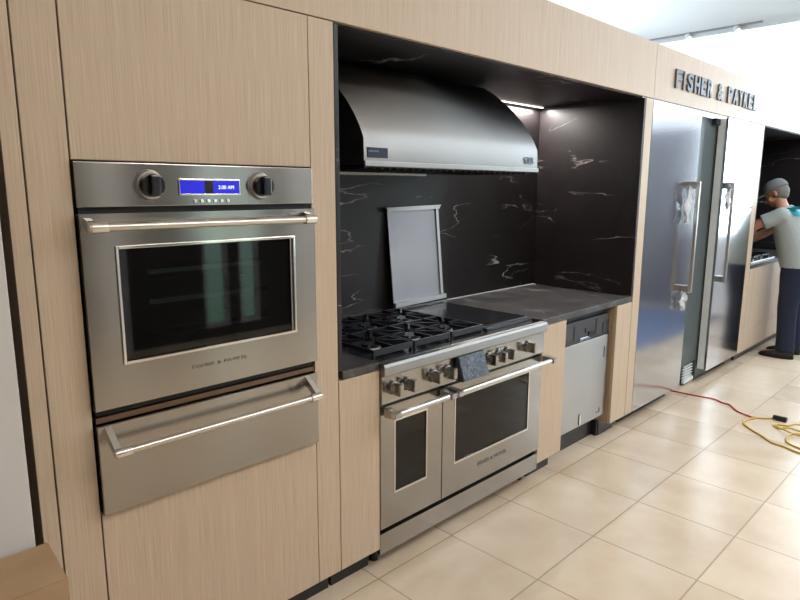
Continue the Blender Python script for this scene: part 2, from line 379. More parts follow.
# cooking recess lining (stone)
sb = thing('stone_splashback', 'black white-veined stone lining of the cooking recess', 'splashback', (2.1, .75, .92))
box('back_panel', (.875, 3.33, .75, .77, .925, 2.16), STONE, sb)
box('side_panel', (3.312, 3.33, .002, .748, .925, 2.16), STONE, sb)
box('side_panel', (.875, .893, .002, .748, .925, 2.16), STONE, sb)
box('soffit_panel', (.875, 3.33, .024, .70, 2.162, 2.18), STONE, sb)
bm = NB(); bx(bm, 2.42, 3.30, .714, .720, 2.154, 2.160); ledo = obj('light_strip', bm, LED); tag(ledo, 'thin white light strip at the rear top edge of the recess', 'light strip')
bm = NB(); bx(bm, .873, 3.33, .70, .75, 2.162, 2.18); obj('soffit_rear', bm, STONE, sb)

area('light_strip_glow', (3.02, .70, 2.144), .5, .015, 13, (1, .93, .88))
# counters
c1 = box('countertop', (.895, 1.083, .001, .7485, .890, .922), COUNTER, None, .003); tag(c1, 'short dark stone countertop left of the range', 'countertop')
c2 = box('countertop', (2.273, 3.31, .001, .7485, .885, .920), COUNTER, None, .003); tag(c2, 'long dark stone countertop right of the range, over the dishwasher', 'countertop')

# base cabinet left
b1 = thing('base_cabinet', 'narrow pale oak base cabinet between oven cabinet and range', 'cabinet', (.98, .35, 0))
box('door', (.875, 1.083, 0, .02, ZS, .887), OAK, b1)
box('carcass', (.877, 1.081, .024, .69, ZS+.01, .885), OAK_IN, b1)
box('toe_kick', (.874, 1.078, .07, .09, 0, ZS+.005), TOE, b1)
# panel right of range
b2 = thing('base_cabinet', 'narrow pale oak base cabinet between the range and the dishwasher', 'cabinet', (2.41, .35, 0))
box('door', (2.273, 2.515, 0, .02, ZS, .882), OAK, b2)
box('carcass', (2.276, 2.513, .024, .69, ZS+.01, .88), OAK_IN, b2)
box('toe_kick', (2.276, 2.505, .07, .09, 0, ZS+.005), TOE, b2)
# panel right of dishwasher
b3 = thing('base_cabinet', 'pale oak base cabinet between the dishwasher and the steel refrigerator', 'cabinet', (3.2, .35, 0))
box('door', (3.125, 3.328, 0, .02, ZS, .882), OAK, b3)
box('carcass', (3.125, 3.305, .0215, .69, ZS, .88), OAK_IN, b3)
box('toe_kick', (3.127, 3.32, .08, .10, 0, ZS-.002), TOE, b3)
bm = NB(); bx(bm, 3.107, 3.125, .085, .13, .0, .1); obj('foot', bm, TOE, b3)
jm = box('tall_panel', (3.334, 3.432, 0, .74, ZS, ZT-LINE), OAK); tag(jm, 'tall pale oak panel between the stone recess and the refrigerator', 'panel')

# ------------------------------------------------------------ wall oven
ov = thing('wall_oven', 'built-in stainless wall oven with blue display above the warming drawer', 'oven', (.38, .3, 1.0))
bm = NB(); frame_rect(bm, .012, .752, 1.0, 1.66, .02, .03, .03, .6); bx(bm, .012, .752, .6, .63, 1.0, 1.66)
obj('cavity', bm, CAVITY, ov)
box('control_panel', (.003, .760, -.012, .028, 1.553, 1.671), STEEL, ov, .002)
box('vent_gap', (.01, .753, .006, .03, 1.536, 1.553), GASKET, ov, 0)
def oven_knob(x, z):
    bm = NB(); cyl(bm, (x, -.012, z), (x, -.024, z), .044, .038, 32)
    kn = obj('knob', bm, BAR, ov, smooth='auto')
    bm = NB(); cyl(bm, (x, -.0245, z), (x, -.046, z), .033, .031, 32); obj('knob_core', bm, PLASTIC, kn, smooth='auto')
    bm = NB(); bx(bm, x-.014, x+.014, -.062, -.0465, z-.029, z+.029, .005); obj('knob_grip', bm, KNOBG, kn)
oven_knob(.196, 1.611); oven_knob(.553, 1.611)
bm = NB(); frame_rect(bm, .281, .481, 1.583, 1.630, .004, .004, -.016, -.0122, .0008); d = obj('display', bm, CHROME, ov)
box('screen', (.2855, .362, -.014, -.0122, 1.5875, 1.6255), LCD, d, 0)
box('screen', (.390, .4765, -.014, -.0122, 1.5875, 1.6255), LCD, d, 0)
box('screen_gap', (.3625, .3895, -.0138, -.0122, 1.5875, 1.6255), BLACK, d, 0)
text('clock_digits', '2:00 AM', (.407, -.0143, 1.601), .052, .011, .0004, LCDT, d)
for i in range(6):
    x = .330+i*.0215; bm = NB(); cyl(bm, (x, -.0122, 1.5665), (x, -.0165, 1.5665), .0055, .005, 16); obj('button', bm, CHROME, ov, smooth='auto')
# door as a frame with glazing
bm = NB(); frame_rect(bm, .003, .760, .997, 1.536, .093, .096, -.022, .004)
bx(bm, .096, .667, -.022, .004, 1.093, 1.124); bx(bm, .655, .667, -.022, .004, 1.124, 1.44)
dr = obj('door', bm, STEEL, ov)
bm = NB(); frame_rect(bm, .086, .672, 1.116, 1.448, .0085, .0085, -.0275, -.0222, .0015); obj('window_trim', bm, CHROME, dr)
bm = NB(); bx(bm, .0965, .6545, -.0185, -.012, 1.126, 1.438); obj('window_glass', bm, OVEN_GLASS, dr)
bm = NB(); frame_rect(bm, .0965, .6545, 1.126, 1.438, .078, .052, -.0118, -.003); obj('window_mask', bm, BLACK, dr)
for z in (1.18, 1.27, 1.36):
    bm = NB(); bx(bm, .04, .724, .045, .055, z-.008, z+.008, .002)
    for i in range(24): x = .06+i*.0285; cyl(bm, (x, .05, z), (x, .52, z), .0022, n=8)
    bx(bm, .04, .724, .52, .526, z-.004, z+.004); obj('oven_rack', bm, RACK, ov)
text('maker_name', 'FISHER & PAYKEL', (.288, -.0224, 1.062), .190, .011, .001, ETCH, dr)
def handle(par, x0, x1, y_at, y_bar, z_at, z_bar, r, bw=.022, blen=.045):
    bm = NB(); cyl(bm, (x0+blen*.5, y_bar, z_bar), (x1-blen*.5, y_bar, z_bar), r*.72)
    h = obj('handle', bm, BAR, par, smooth='auto')
    for s, xe in ((1, x0), (-1, x1)):
        a, b = (xe, xe+s*blen)
        bm = NB(); cyl(bm, (a, y_bar, z_bar), (b, y_bar, z_bar), r); 
        bmesh.ops.bevel(bm, geom=[e for e in bm.edges if abs(e.verts[0].co.x-e.verts[1].co.x) < 1e-5 and abs(e.verts[0].co.x-a) < 1e-4], offset=r*.25, segments=2, affect='EDGES')
        obj('handle_cap', bm, CHROME, h, smooth='auto')
        xa, xb = (min(a, a+s*bw), max(a, a+s*bw)); xa += .002; xb -= .002
        pr = [(y_at, z_at+.016), (y_at, z_at-.016), (y_bar+.004, z_bar-r*.9), (y_bar-r*.5, z_bar+r*.3), (y_bar+.004, z_bar+r*.9)]
        bm = NB(); prism(bm, pr, xa, xb); obj('handle_bracket', bm, CHROME if r > .012 else BAR, h)
handle(dr, .010, .731, -.0222, -.066, 1.510, 1.502, .0155)
# warming drawer
wd = thing('warming_drawer', 'built-in stainless warming drawer with long bar handle under the wall oven', 'drawer', (.38, .3, .69))
box('drawer_front', (.003, .760, -.022, .004, .689, .952), STEEL, wd, .002)
box('drawer_box', (.012, .752, .03, .6, .70, .948), CAVITY, wd, 0)
box('vent_rail', (.006, .757, -.004, .03, .956, .972), RAIL_REFL, wd, .001)
box('vent_gap', (.01, .753, .006, .03, .974, .996), GASKET, wd, 0)
handle(wd, .020, .724, -.0222, -.088, .932, .890, .0135)

# ------------------------------------------------------------ range
rg = thing('range_cooker', 'wide stainless dual-oven range with gas burners and a long row of knobs', 'range', (1.69, .35, 0))
RX0, RX1 = 1.087, 2.294
bm = NB(); bx(bm, RX0+.004, RX1-.004, .022, .70, .10, .895); obj('body', bm, STEEL_DULL, rg)
bm = NB(); bx(bm, RX0, RX1, .0, .70, .896, .912, .002); obj('cooktop', bm, STEEL, rg)
bm = NB(); prism(bm, [(-.001, .862), (-.034, .862), (-.040, .868), (-.040, .902), (-.034, .913), (-.001, .913)], RX0, RX1)
obj('front_trim', bm, STEEL_HOOD, rg)
bm = NB(); prism(bm, [(.020, .742), (-.020, .742), (-.024, .746), (-.020, .860), (.020, .860)], RX0, RX1); obj('control_panel', bm, STEEL, rg)
box('back_trim', (RX0, RX1, .662, .735, .896, .945), STEEL, rg, .003)
def range_knob(x, z=.806):
    bm = NB(); cyl(bm, (x, -.022, z), (x, -.034, z), .031, .029, 28)
    kn = obj('knob', bm, STEEL, rg, smooth='auto')
    bm = NB(); cyl(bm, (x, -.0345, z), (x, -.052, z), .024, .021, 28); obj('knob_core', bm, STEEL_DULL, kn, smooth='auto')
    bm = NB(); bx(bm, x-.011, x+.011, -.078, -.036, z-.027, z+.024, .004); obj('knob_grip', bm, STEEL, kn)
for x in (1.148, 1.232, 1.392, 1.488, 1.795, 1.873, 1.945, 2.130): range_knob(x)
# tilted display
bm = NB(); prism(bm, [(-.026, .862), (-.026, .752), (-.078, .752), (-.074, .757), (-.040, .862)], 1.545, 1.735); ds = obj('display', bm, CONTROL, rg, 'dark control display tilted out from the panel')
bm = NB(); prism(bm, [(-.0755, .7575), (-.0785, .7585), (-.0425, .861), (-.0405, .861)], 1.549, 1.731); obj('screen', bm, RSCR, ds)
def range_door(x0, x1, wx0, wx1, wz0, wz1, nm):
    z0, z1 = .192, .728
    bm = NB(); y0, y1 = -.014, .018
    bx(bm, x0, wx0, y0, y1, z0, z1); bx(bm, wx1, x1, y0, y1, z0, z1); bx(bm, wx0, wx1, y0, y1, z0, wz0); bx(bm, wx0, wx1, y0, y1, wz1, z1)
    d = obj('oven_door', bm, STEEL, rg, nm)
    bm = NB(); frame_rect(bm, wx0, wx1, wz0, wz1, .007, .010, y0-.002, y0+.006, .001); obj('window_trim', bm, CHROME, d)
    box('window_glass', (wx0+.0075, wx1-.0075, y0+.004, y0+.010, wz0+.0105, wz1-.0105), RANGE_GLASS, d, 0)
    box('window_backing', (wx0+.0075, wx1-.0075, y0+.020, y0+.030, wz0+.0105, wz1-.0105), CAVITY, d, 0)
    return d
d1 = range_door(RX0, 1.472, 1.165, 1.372, .332, .662, 'narrow left oven door')
d2 = range_door(1.478, RX1, 1.560, 2.180, .336, .668, 'wide right oven door')
def range_handle(par, x0, x1):
    bm = NB(); cyl(bm, (x0+.002, -.078, .710), (x1-.002, -.078, .710), .0125); h = obj('handle', bm, BAR, par, smooth='auto')
    for xe, s in ((x0, 1), (x1, -1)):
        a = min(xe, xe+s*.03); bm = NB(); prism(bm, [(-.0145, .728), (-.0145, .690), (-.07, .696), (-.086, .700), (-.086, .722), (-.07, .725)], a, a+.03); obj('handle_bracket', bm, STEEL_DULL, h)
range_handle(d1, 1.094, 1.466); range_handle(d2, 1.484, 2.288)
text('maker_name', 'FISHER & PAYKEL', (1.745, -.0145, .268), .245, .020, .001, ETCH, d2)
box('kick_panel', (RX0, RX1, -.010, .016, .075, .168), STEEL, rg, .0015)
box('door_gap', (RX0+.006, RX1-.006, .017, .021, .168, .192), GASKET, rg, 0)
for x in (1.13, 2.25):
    for y in (.08, .62):
        bm = NB(); cyl(bm, (x, y, 0), (x, y, .10), .02); obj('leg', bm, TOE, rg)
# burners + grates
GZ = .951
def grate(x0, x1, y0, y1):
    bm = NB(); t = .011; h = .016
    z0, z1 = GZ-h, GZ
    bx(bm, x0, x1, y0, y0+t, z0-.010, z1, .002); bx(bm, x0, x1, y1-t, y1, z0-.010, z1, .002)
    bx(bm, x0, x0+t, y0+t, y1-t, z0, z1, .002); bx(bm, x1-t, x1, y0+t, y1-t, z0, z1, .002)
    xm = (x0+x1)/2; ym = (y0+y1)/2
    bx(bm, x0+t, x1-t, ym-t/2, ym+t/2, z0, z1, .002)
    for yc in ((y0+ym)/2, (ym+y1)/2):
        for a in range(8):
            an = a*math.pi/4+math.pi/8*0
            dx, dy = math.cos(an), math.sin(an)
            ex = (xm-x0-t)/max(abs(dx), 1e-6); ey = ((ym-y0)/2-t/2)/max(abs(dy), 1e-6); e_ = min(ex, ey)
            i_ = .035
            p0 = Vector((xm+dx*i_, yc+dy*i_, 0)); p1 = Vector((xm+dx*e_, yc+dy*e_, 0)); s = Vector((-dy, dx, 0))*.0045
            vs2 = [bm.verts.new(p+q*sg_+Vector((0, 0, zz))) for zz in (z0+.003, z1+.003) for p, sg_, q in ((p0, 1, s), (p0, -1, s), (p1, -1, s), (p1, 1, s))]
            f = [(0, 1, 2, 3), (7, 6, 5, 4), (0, 4, 5, 1), (1, 5, 6, 2), (2, 6, 7, 3), (3, 7, 4, 0)]
            for q_ in f: bm.faces.new([vs2[i] for i in q_])
    for xx in (x0+.006, x1-.006):
        for yy in (y0+.006, y1-.006, ym): bx(bm, xx-.006, xx+.006, yy-.006, yy+.006, .913, z0)
    return obj('grate', bm, IRON, rg)
gx = [1.112, 1.350, 1.360, 1.604, 1.614, 1.852]
for i in range(3): grate(gx[2*i], gx[2*i+1], .055, .655)
def burner(x, y, r):
    bm = NB(); cyl(bm, (x, y, .912), (x, y, .922), r*1.25, r*1.15, 32)
    b = obj('burner', bm, STEEL_DULL, rg, smooth='auto')
    bm = NB(); cyl(bm, (x, y, .9222), (x, y, .936), r, r*.95, 32); obj('burner_cap', bm, IRON, b, smooth='auto')
for (x, y, r) in ((1.231, .205, .042), (1.231, .505, .036), (1.482, .205, .046), (1.482, .505, .046), (1.733, .205, .036), (1.733, .505, .042)): burner(x, y, r)
# griddle 
bm = NB(); bx(bm, 1.885, 2.272, .075, .65, .9125, .932, .006); gr = obj('griddle', bm, GRID, rg)
bm = NB(); frame_rect(bm, 1.962, 2.282, .0, .1, .001, .001, 0, .001) if False else bx(bm, 1.880, 2.282, .050, .072, .9125, .926, .003); obj('griddle_trough', bm, IRON, rg)
# thin black surround under the grates
box('burner_tray', (1.105, 1.866, .045, .665, .9122, .9132), GRID, rg, 0)

# settle the range between its neighbours
for o_r in [o for o in COL.objects if o.parent is rg or (o.parent and o.parent.parent is rg)]:
    for v in o_r.data.vertices: v.co.x = 1.085+(v.co.x-1.087)*(2.270-1.085)/(2.294-1.087); v.co.y += .010
# steel griddle cover leaning on the splashback
pc = thing('griddle_cover', 'flat stainless griddle cover standing upright against the black splashback', 'cover', (2.0, .62, .946))
pA = Vector((1.836, .695, .9465)); ax = Vector((1, 0, 0)); upv = Vector((-.012, .045, .550)); Wd = .412
def slab(bm, o, u0, u1, v0, v1, d0, d1):
    nrm = ax.cross(upv).normalized(); V = upv.normalized(); H = ax-ax.dot(V)*V; H.normalize()
    vv = [bm.verts.new(pA+H*u+V*v+nrm*d) for d in (d0, d1) for u, v in ((u0, v0), (u1, v0), (u1, v1), (u0, v1))]
    for q_ in [(0, 1, 2, 3), (7, 6, 5, 4), (0, 4, 5, 1), (1, 5, 6, 2), (2, 6, 7, 3), (3, 7, 4, 0)]: bm.faces.new([vv[i] for i in q_])
Hh = upv.length
bm = NB(); slab(bm, pA, 0, Wd, 0, Hh, 0, .006); obj('plate', bm, mat('grey_satin_plate', srgb(168, 166, 170), .5, .85), pc)
bm = NB(); slab(bm, pA, -.012, Wd+.006, Hh-.018, Hh, .0062, .022); slab(bm, pA, -.02, Wd+.012, Hh-.004, Hh+.004, -.0005+.0065, .026); obj('top_rail', bm, STEEL_DULL, pc)
bm = NB(); slab(bm, pA, -.004, Wd+.012, .0, .026, .0062, .026); obj('bottom_rail', bm, STEEL_DULL, pc)
bm = NB(); slab(bm, pA, Wd-.022, Wd, .028, Hh-.02, .0062, .014); obj('side_rail', bm, STEEL_DULL, pc)

# ------------------------------------------------------------ hood
hd = thing('range_hood', 'large curved stainless range hood over the range', 'range hood', (1.7, .4, 1.69))
HX0, HX1 = 1.095, 2.305
prof = [(.100, 1.700), (.098, 1.712), (.1, 1.800)]
ctl = [(.10, 1.80), (.122, 1.845), (.155, 1.895), (.20, 1.95), (.255, 2.005), (.32, 2.060), (.40, 2.118), (.46, 2.152)]
prof += ctl[1:] + [(.744, 2.152), (.744, 1.700)]
bm = NB(); prism(bm, prof, HX0, HX1); hb = obj('hood_shell', bm, STEEL_HOOD, hd, smooth='auto')
bm = NB(); frame_rect(bm, HX0-.001, HX1+.001, 0, .1, .1, .1, 0, 0) if False else bx(bm, HX0-.002, HX1+.002, .088, .1, 1.690, 1.712, .004); obj('front_lip', bm, STEEL_HOOD, hd)
bm = NB(); bx(bm, HX0+.0, HX0+.9, .60, .742, 1.672, 1.698, .002); obj('rear_baffle', bm, STEEL_DULL, hd)
bm = NB(); bx(bm, HX0+.02, HX1-.02, .12, .58, 1.688, 1.699, .002)
for i in range(26): bx(bm, HX0+.04+i*.045, HX0+.055+i*.045, .14, .56, 1.682, 1.689)
obj('filter', bm, GASKET, hd)
bm = NB(); bx(bm, 1.112, 1.222, .0962, .0992, 1.724, 1.764, .0008); bd = obj('label_plate', bm, mat('navy_label', srgb(38, 46, 66), .3), hd, 'dark blue rectangular label')
LT = mat('pale_print', srgb(150, 160, 180), .5)
text('print', 'FISHER & PAYKEL', (1.119, .0960, 1.746), .055, .007, .0004, LT, bd)
text('print', '48 RANGE HOOD', (1.119, .0960, 1.733), .075, .005, .0004, LT, bd) if False else None
# oval emblem at the right
EMB = mat('emblem_blue_grey', srgb(82, 96, 116), .4)
bm = NB()
def oval(bm, cx, cz, rx, rz, wd_, y0, y1, rot=0, n=36):
    pts = []
    for i in range(n):
        a = 2*math.pi*i/n
        for k_ in (0, 1):
            ex, ez = (rx-wd_*k_)*math.cos(a), (rz-wd_*k_)*math.sin(a)
            pts.append((cx+ex*math.cos(rot)-ez*math.sin(rot), cz+ex*math.sin(rot)+ez*math.cos(rot)))
    A = [bm.verts.new((x, y0, z)) for x, z in pts]; B = [bm.verts.new((x, y1, z)) for x, z in pts]
    for i in range(n):
        j = (i+1) % n
        bm.faces.new((A[2*i], A[2*j], A[2*j+1], A[2*i+1])); bm.faces.new((B[2*i], B[2*j], B[2*j+1], B[2*i+1]))
        bm.faces.new((A[2*i], A[2*j], B[2*j], B[2*i])); bm.faces.new((A[2*i+1], A[2*j+1], B[2*j+1], B[2*i+1]))
oval(bm, 2.222, 1.747, .045, .016, .006, .0955, .0975, R(-12)); oval(bm, 2.238, 1.750, .026, .013, .005, .0952, .0972, R(20)); oval(bm, 2.206, 1.743, .024, .011, .005, .095, .097, R(15))
obj('emblem', bm, EMB, hd, 'blue grey emblem of interlocking ovals')

# ------------------------------------------------------------ dishwasher
dw = thing('dishwasher', 'undercounter dishwasher with bare steel door set back under the countertop', 'dishwasher', (2.8, .4, 0))
DX0, DX1 = 2.522, 3.104
box('body', (DX0, DX1, .135, .69, .13, .857-.002), CONTROL, dw)
box('door', (DX0, DX1, .098, .134, .145, .680), STEEL_DULL, dw, .003)
cp = box('control_panel', (DX0, DX1, .104, .134, .684, .812), CONTROL, dw, .003, 'dark plastic control strip')
bm = NB(); bx(bm, 2.74, 2.86, .0985, .1038, .690, .706, .001); obj('latch_plate', bm, CHROME, cp)
for q_ in ((2.84, 2.90, .096, .1038, .700, .735), (2.67, 2.676, .101, .1038, .70, .79), (2.56, 2.668, .101, .1038, .695, .701), (2.93, 2.937, .101, .1038, .70, .80), (3.02, 3.026, .101, .1038, .70, .755), (3.02, 3.10, .101, .1038, .756, .762), (2.80, 2.815, .100, .1038, .73, .76)):
    box('moulding', q_, PLASTIC, cp, 0)
bm = NB()
for (x, z) in ((2.548, .60), (3.046, .57), (2.775, .19)):
    box('fixing_slot', (x-.006, x+.006, .0965, .0978, z-.035, z+.035), GASKET, dw, 0)
bm = NB(); bx(bm, 2.772, 2.784, .092, .0962, .16, .22, .001); obj('fixing_clip', bm, CHROME, dw)
bm = NB(); bx(bm, 2.985, 3.03, .0965, .0978, .178, .183); bx(bm, 3.022, 3.03, .0965, .0978, .178, .205); obj('door_mark', bm, GASKET, dw)
box('kick_plate', (DX0, DX1, .12, .14, 0, .15), TOE, dw)
bm = NB(); cyl(bm, (3.06, .19, 0), (3.06, .19, .09), .018); obj('foot', bm, PLASTIC, dw)

for o_r in [o for o in COL.objects if (o.parent is dw or (o.parent and o.parent.parent is dw)) and o.name.split('.')[0] not in ('kick_plate', 'foot')]:
    for v in o_r.data.vertices: v.co.y -= .066; v.co.z += .026
# ------------------------------------------------------------ refrigerators
def fridge_handle(par, x, z0, z1):
    bm = NB(); bx(bm, x-.013, x+.013, -.074, -.052, z0, z1, .004)
    h = obj('handle', bm, BAR, par)
    for z in (z0, z1-.05):
        bm = NB(); bx(bm, x-.016, x+.016, -.052, -.0005, z, z+.05, .003); obj('handle_bracket', bm, STEEL_DULL, h)
def fridge(x0, x1, name, label, hx):
    f = thing(name, label, 'refrigerator', ((x0+x1)/2, .35, 0))
    d = box('door', (x0+.003, x1-.003, 0, .018, ZS, ZT-.004), STEEL_DOOR, f, .0015)
    box('door_liner', (x0+.006, x1-.006, .0185, .075, ZS+.01, ZT-.012), EDGE, f, .003)
    box('cabinet', (x0+.002, x1-.002, .085, .70, .03, ZT-.006), LINER, f, .002)
    bm = NB(); bx(bm, x0+.01, x1-.01, .10, .115, .0, .08); obj('toe_grille', bm, TOE, f)
    fridge_handle(d, hx, .86, 1.66)
    return d
fd1 = fridge(3.436, 4.262, 'refrigerator', 'tall steel refrigerator next to the stone recess, handle at its right edge', 4.135)
fd2 = fridge(4.812, 5.60, 'refrigerator', 'tall steel refrigerator nearest the man, handle at its left edge', 4.865)
# bare column between them
fc = thing('refrigerator_column', 'grey refrigerator column without its door panel between the two steel doors', 'refrigerator', (4.53, .4, 0))
bm = NB(); bx(bm, 4.27, 4.805, .085, .70, .19, 2.150, .003); obj('cabinet', bm, LINER, fc)
bm = NB(); bx(bm, 4.27, 4.805, .12, .70, .025, .188, .003); obj('base', bm, GASKET, fc)
bm = NB()
for i in range(5): bx(bm, 4.60, 4.79, .098, .118, .058+i*.024, .066+i*.024, .001)
bx(bm, 4.60, 4.80, .09, .112, .020, .050, .002); obj('base_grille', bm, EDGE, fc)
bm = NB(); bx(bm, 4.70, 4.79, .05, .084, 2.10, 2.15, .003); obj('hinge', bm, GASKET, fc)
bm = NB()
for i in range(3): bx(bm, 4.285, 4.33, .055, .084, 1.50+i*.075, 1.55+i*.075, .003)
obj('catch', bm, EDGE, fc)
# protective film scraps at the handles
def film(cx, cz, w_, h_, label, dy=-.03):
    bm = NB(); n = 7; m_ = 9; rows = []
    for side in (0, 1):
        g = []
        for i in range(m_):
            row = []
            for j in range(n):
                u, v = j/(n-1)-.5, i/(m_-1)-.5
                row.append(bm.verts.new((cx+u*w_*(1-.5*abs(v))+random.uniform(-.008, .008), dy+.012*math.sin(9*u+7*v)+random.uniform(-.008, .008)-side*.003, cz+v*h_+random.uniform(-.008, .008))))
            g.append(row)
        for i in range(m_-1):
            for j in range(n-1): bm.faces.new((g[i][j], g[i][j+1], g[i+1][j+1], g[i+1][j]))
    o = obj('plastic_wrap', bm, FILM, smooth=True); return tag(o, label, 'plastic wrap')
film(4.05, 1.50, .08, .26, 'crumpled clear plastic wrap hanging by the top of the left refrigerator handle')
film(4.10, .80, .09, .13, 'torn clear plastic wrap at the bottom of the left refrigerator handle')
film(4.815+.0, 1.55, .05, .2, 'loose clear plastic wrap on the right refrigerator handle', -.045)

# ------------------------------------------------------------ far kitchen stretch with second recess
jm2 = box('tall_panel', (5.604, 5.728, 0, .74, ZS, ZT-LINE), OAK); tag(jm2, 'tall pale panel between the far refrigerator and the second dark recess', 'panel')
sb2 = thing('stone_splashback', 'black stone lining of the far recess behind the man', 'splashback', (6.6, .75, .92))
box('back_panel', (5.732, 7.6, .75, .77, .925, 2.16), STONE, sb2)
box('side_panel', (5.732, 5.75, .002, .748, .925, 2.16), STONE, sb2)
box('side_panel', (7.582, 7.6, .002, .748, .925, 2.16), STONE, sb2)
box('soffit_panel', (5.732, 7.6, .024, .748, 2.162, 2.18), STONE, sb2)
c3 = box('countertop', (5.752, 7.58, .001, .745, .885, .918), COUNTER, None, .003); tag(c3, 'dark stone countertop the man is leaning over', 'countertop')
bc = thing('base_cabinet', 'row of pale oak base cabinets under the far countertop by the man', 'cabinet', (6.6, .35, 0))
for a, b in ((5.732, 5.86), (5.863, 6.46), (6.463, 7.06), (7.063, 7.6)):
    box('door', (a, b, 0, .02, ZS if a < 5.8 else .30, .882), OAK, bc)
    if a > 5.8: box('drawer', (a, b, 0, .02, ZS, .297), OAK, bc)
box('carcass', (5.734, 7.598, .024, .69, ZS+.01, .88), OAK_IN, bc)
box('toe_kick', (5.75, 7.58, .07, .09, 0, ZS+.005), TOE, bc)
pw_ = box('end_panel', (7.604, 7.9, 0, .74, 0, ZT-LINE), OAK); tag(pw_, 'pale oak end panel beyond the second recess', 'panel')
# gas hob under the man's hands
ct = thing('gas_hob', 'small steel gas hob on the far countertop under the man', 'hob', (6.15, .2, .918))
box('tray', (5.80, 6.70, .05, .55, .9185, .93), STEEL, ct, .003)
for x in (5.98, 6.25, 6.52):
    bm = NB(); frame_rect(bm, 0, .1, 0, .1, .01, .01, 0, .01) if False else None
    for yy in (.09, .28, .50): bx(bm, x-.12, x+.12, yy, yy+.012, .955, .97)
    for xx in (x-.12, x-.006, x+.108): bx(bm, xx, xx+.012, .09, .512, .955, .97)
    for xx in (x-.12, x+.108):
        for yy in (.09, .50): bx(bm, xx, xx+.012, yy, yy+.012, .93, .955)
    obj('grate', bm, IRON, ct)
    bm = NB(); cyl(bm, (x, .2, .93), (x, .2, .948), .04); cyl(bm, (x, .4, .93), (x, .4, .948), .04); obj('burner', bm, STEEL_DULL, ct)

# ------------------------------------------------------------ the man
SKIN = mat('skin', srgb(186, 130, 104), .5, Subsurface_Weight=.05)
SHIRT = mat('grey_tshirt', srgb(160, 168, 164), .85); n_ = noise(SHIRT, (1, 1, 1), 14, 3); bump(SHIRT, n_, .5, .01)
JEAN = mat('navy_jeans', srgb(22, 30, 50), .85); n_ = noise(JEAN, (1, 1, 1), 12, 3); bump(JEAN, n_, .5, .01)
SHOE = mat('black_shoe_leather', srgb(28, 28, 30), .45); SOLE = mat('dark_rubber', srgb(18, 18, 18), .7)
HAIR = mat('grey_hair', srgb(118, 112, 106), .8); CAP = mat('grey_cap_cloth', srgb(112, 116, 118), .8); TEAL = mat('teal_print', srgb(40, 160, 170), .7)
n_ = noise(HAIR, (1, 1, .3), 90, 2); bump(HAIR, n_, .5, .003)
MX = 6.32
man = thing('person', 'man in grey cap, pale grey t-shirt and navy jeans leaning over the far countertop', 'person', (MX, -.3, 0))
def remesh(o, v):
    m = o.modifiers.new('remesh', 'REMESH'); m.mode = 'VOXEL'; m.voxel_size = v; m.use_smooth_shade = True
    s = o.modifiers.new('smooth', 'SMOOTH'); s.factor = .5; s.iterations = 3
hipc = Vector((MX, -.30, .93)); sh_y = -.13; sh_z = 1.40
headc = Vector((MX, -.055, 1.575))
bm = NB()
# torso (inside the shirt), neck, head
loft(bm, [ell((MX, -.30, .84), .15, .11), ell((MX, -.30, .95), .155, .125), ell((MX, -.27, 1.08), .15, .125, tilt=R(-10)), ell((MX, -.215, 1.22), .16, .12, tilt=R(-18)), ell((MX, -.165, 1.34), .17, .105, tilt=R(-22)), ell((MX, -.135, 1.41), .10, .07, tilt=R(-25))])
chain(bm, [(MX, -.15, 1.38), (MX, -.105, 1.47), (MX, -.08, 1.53)], [.062, .056, .058])
rotH = Matrix.Rotation(R(-28), 4, 'X')
def H(x, y, z): return headc+(rotH.to_3x3() @ Vector((x, y, z)))
ball(bm, H(0, -.012, .025), .092, .84, 1.05, 1.0, rotH)                         # skull
ball(bm, H(0, .030, -.045), .066, .86, .95, 1.05, rotH)                          # face / jaw
ball(bm, H(0, .062, -.095), .026, 1.1, 1, .8, rotH)                              # chin
chain(bm, [H(0, .088, -.008), H(0, .104, -.034), H(0, .112, -.046)], [.010, .013, .016])  # nose
ball(bm, H(0, .094, -.072), .014, 1.7, .6, .45, rotH)                            # lips
ball(bm, H(0, .086, .018), .018, 2.4, .6, .5, rotH)                              # brow
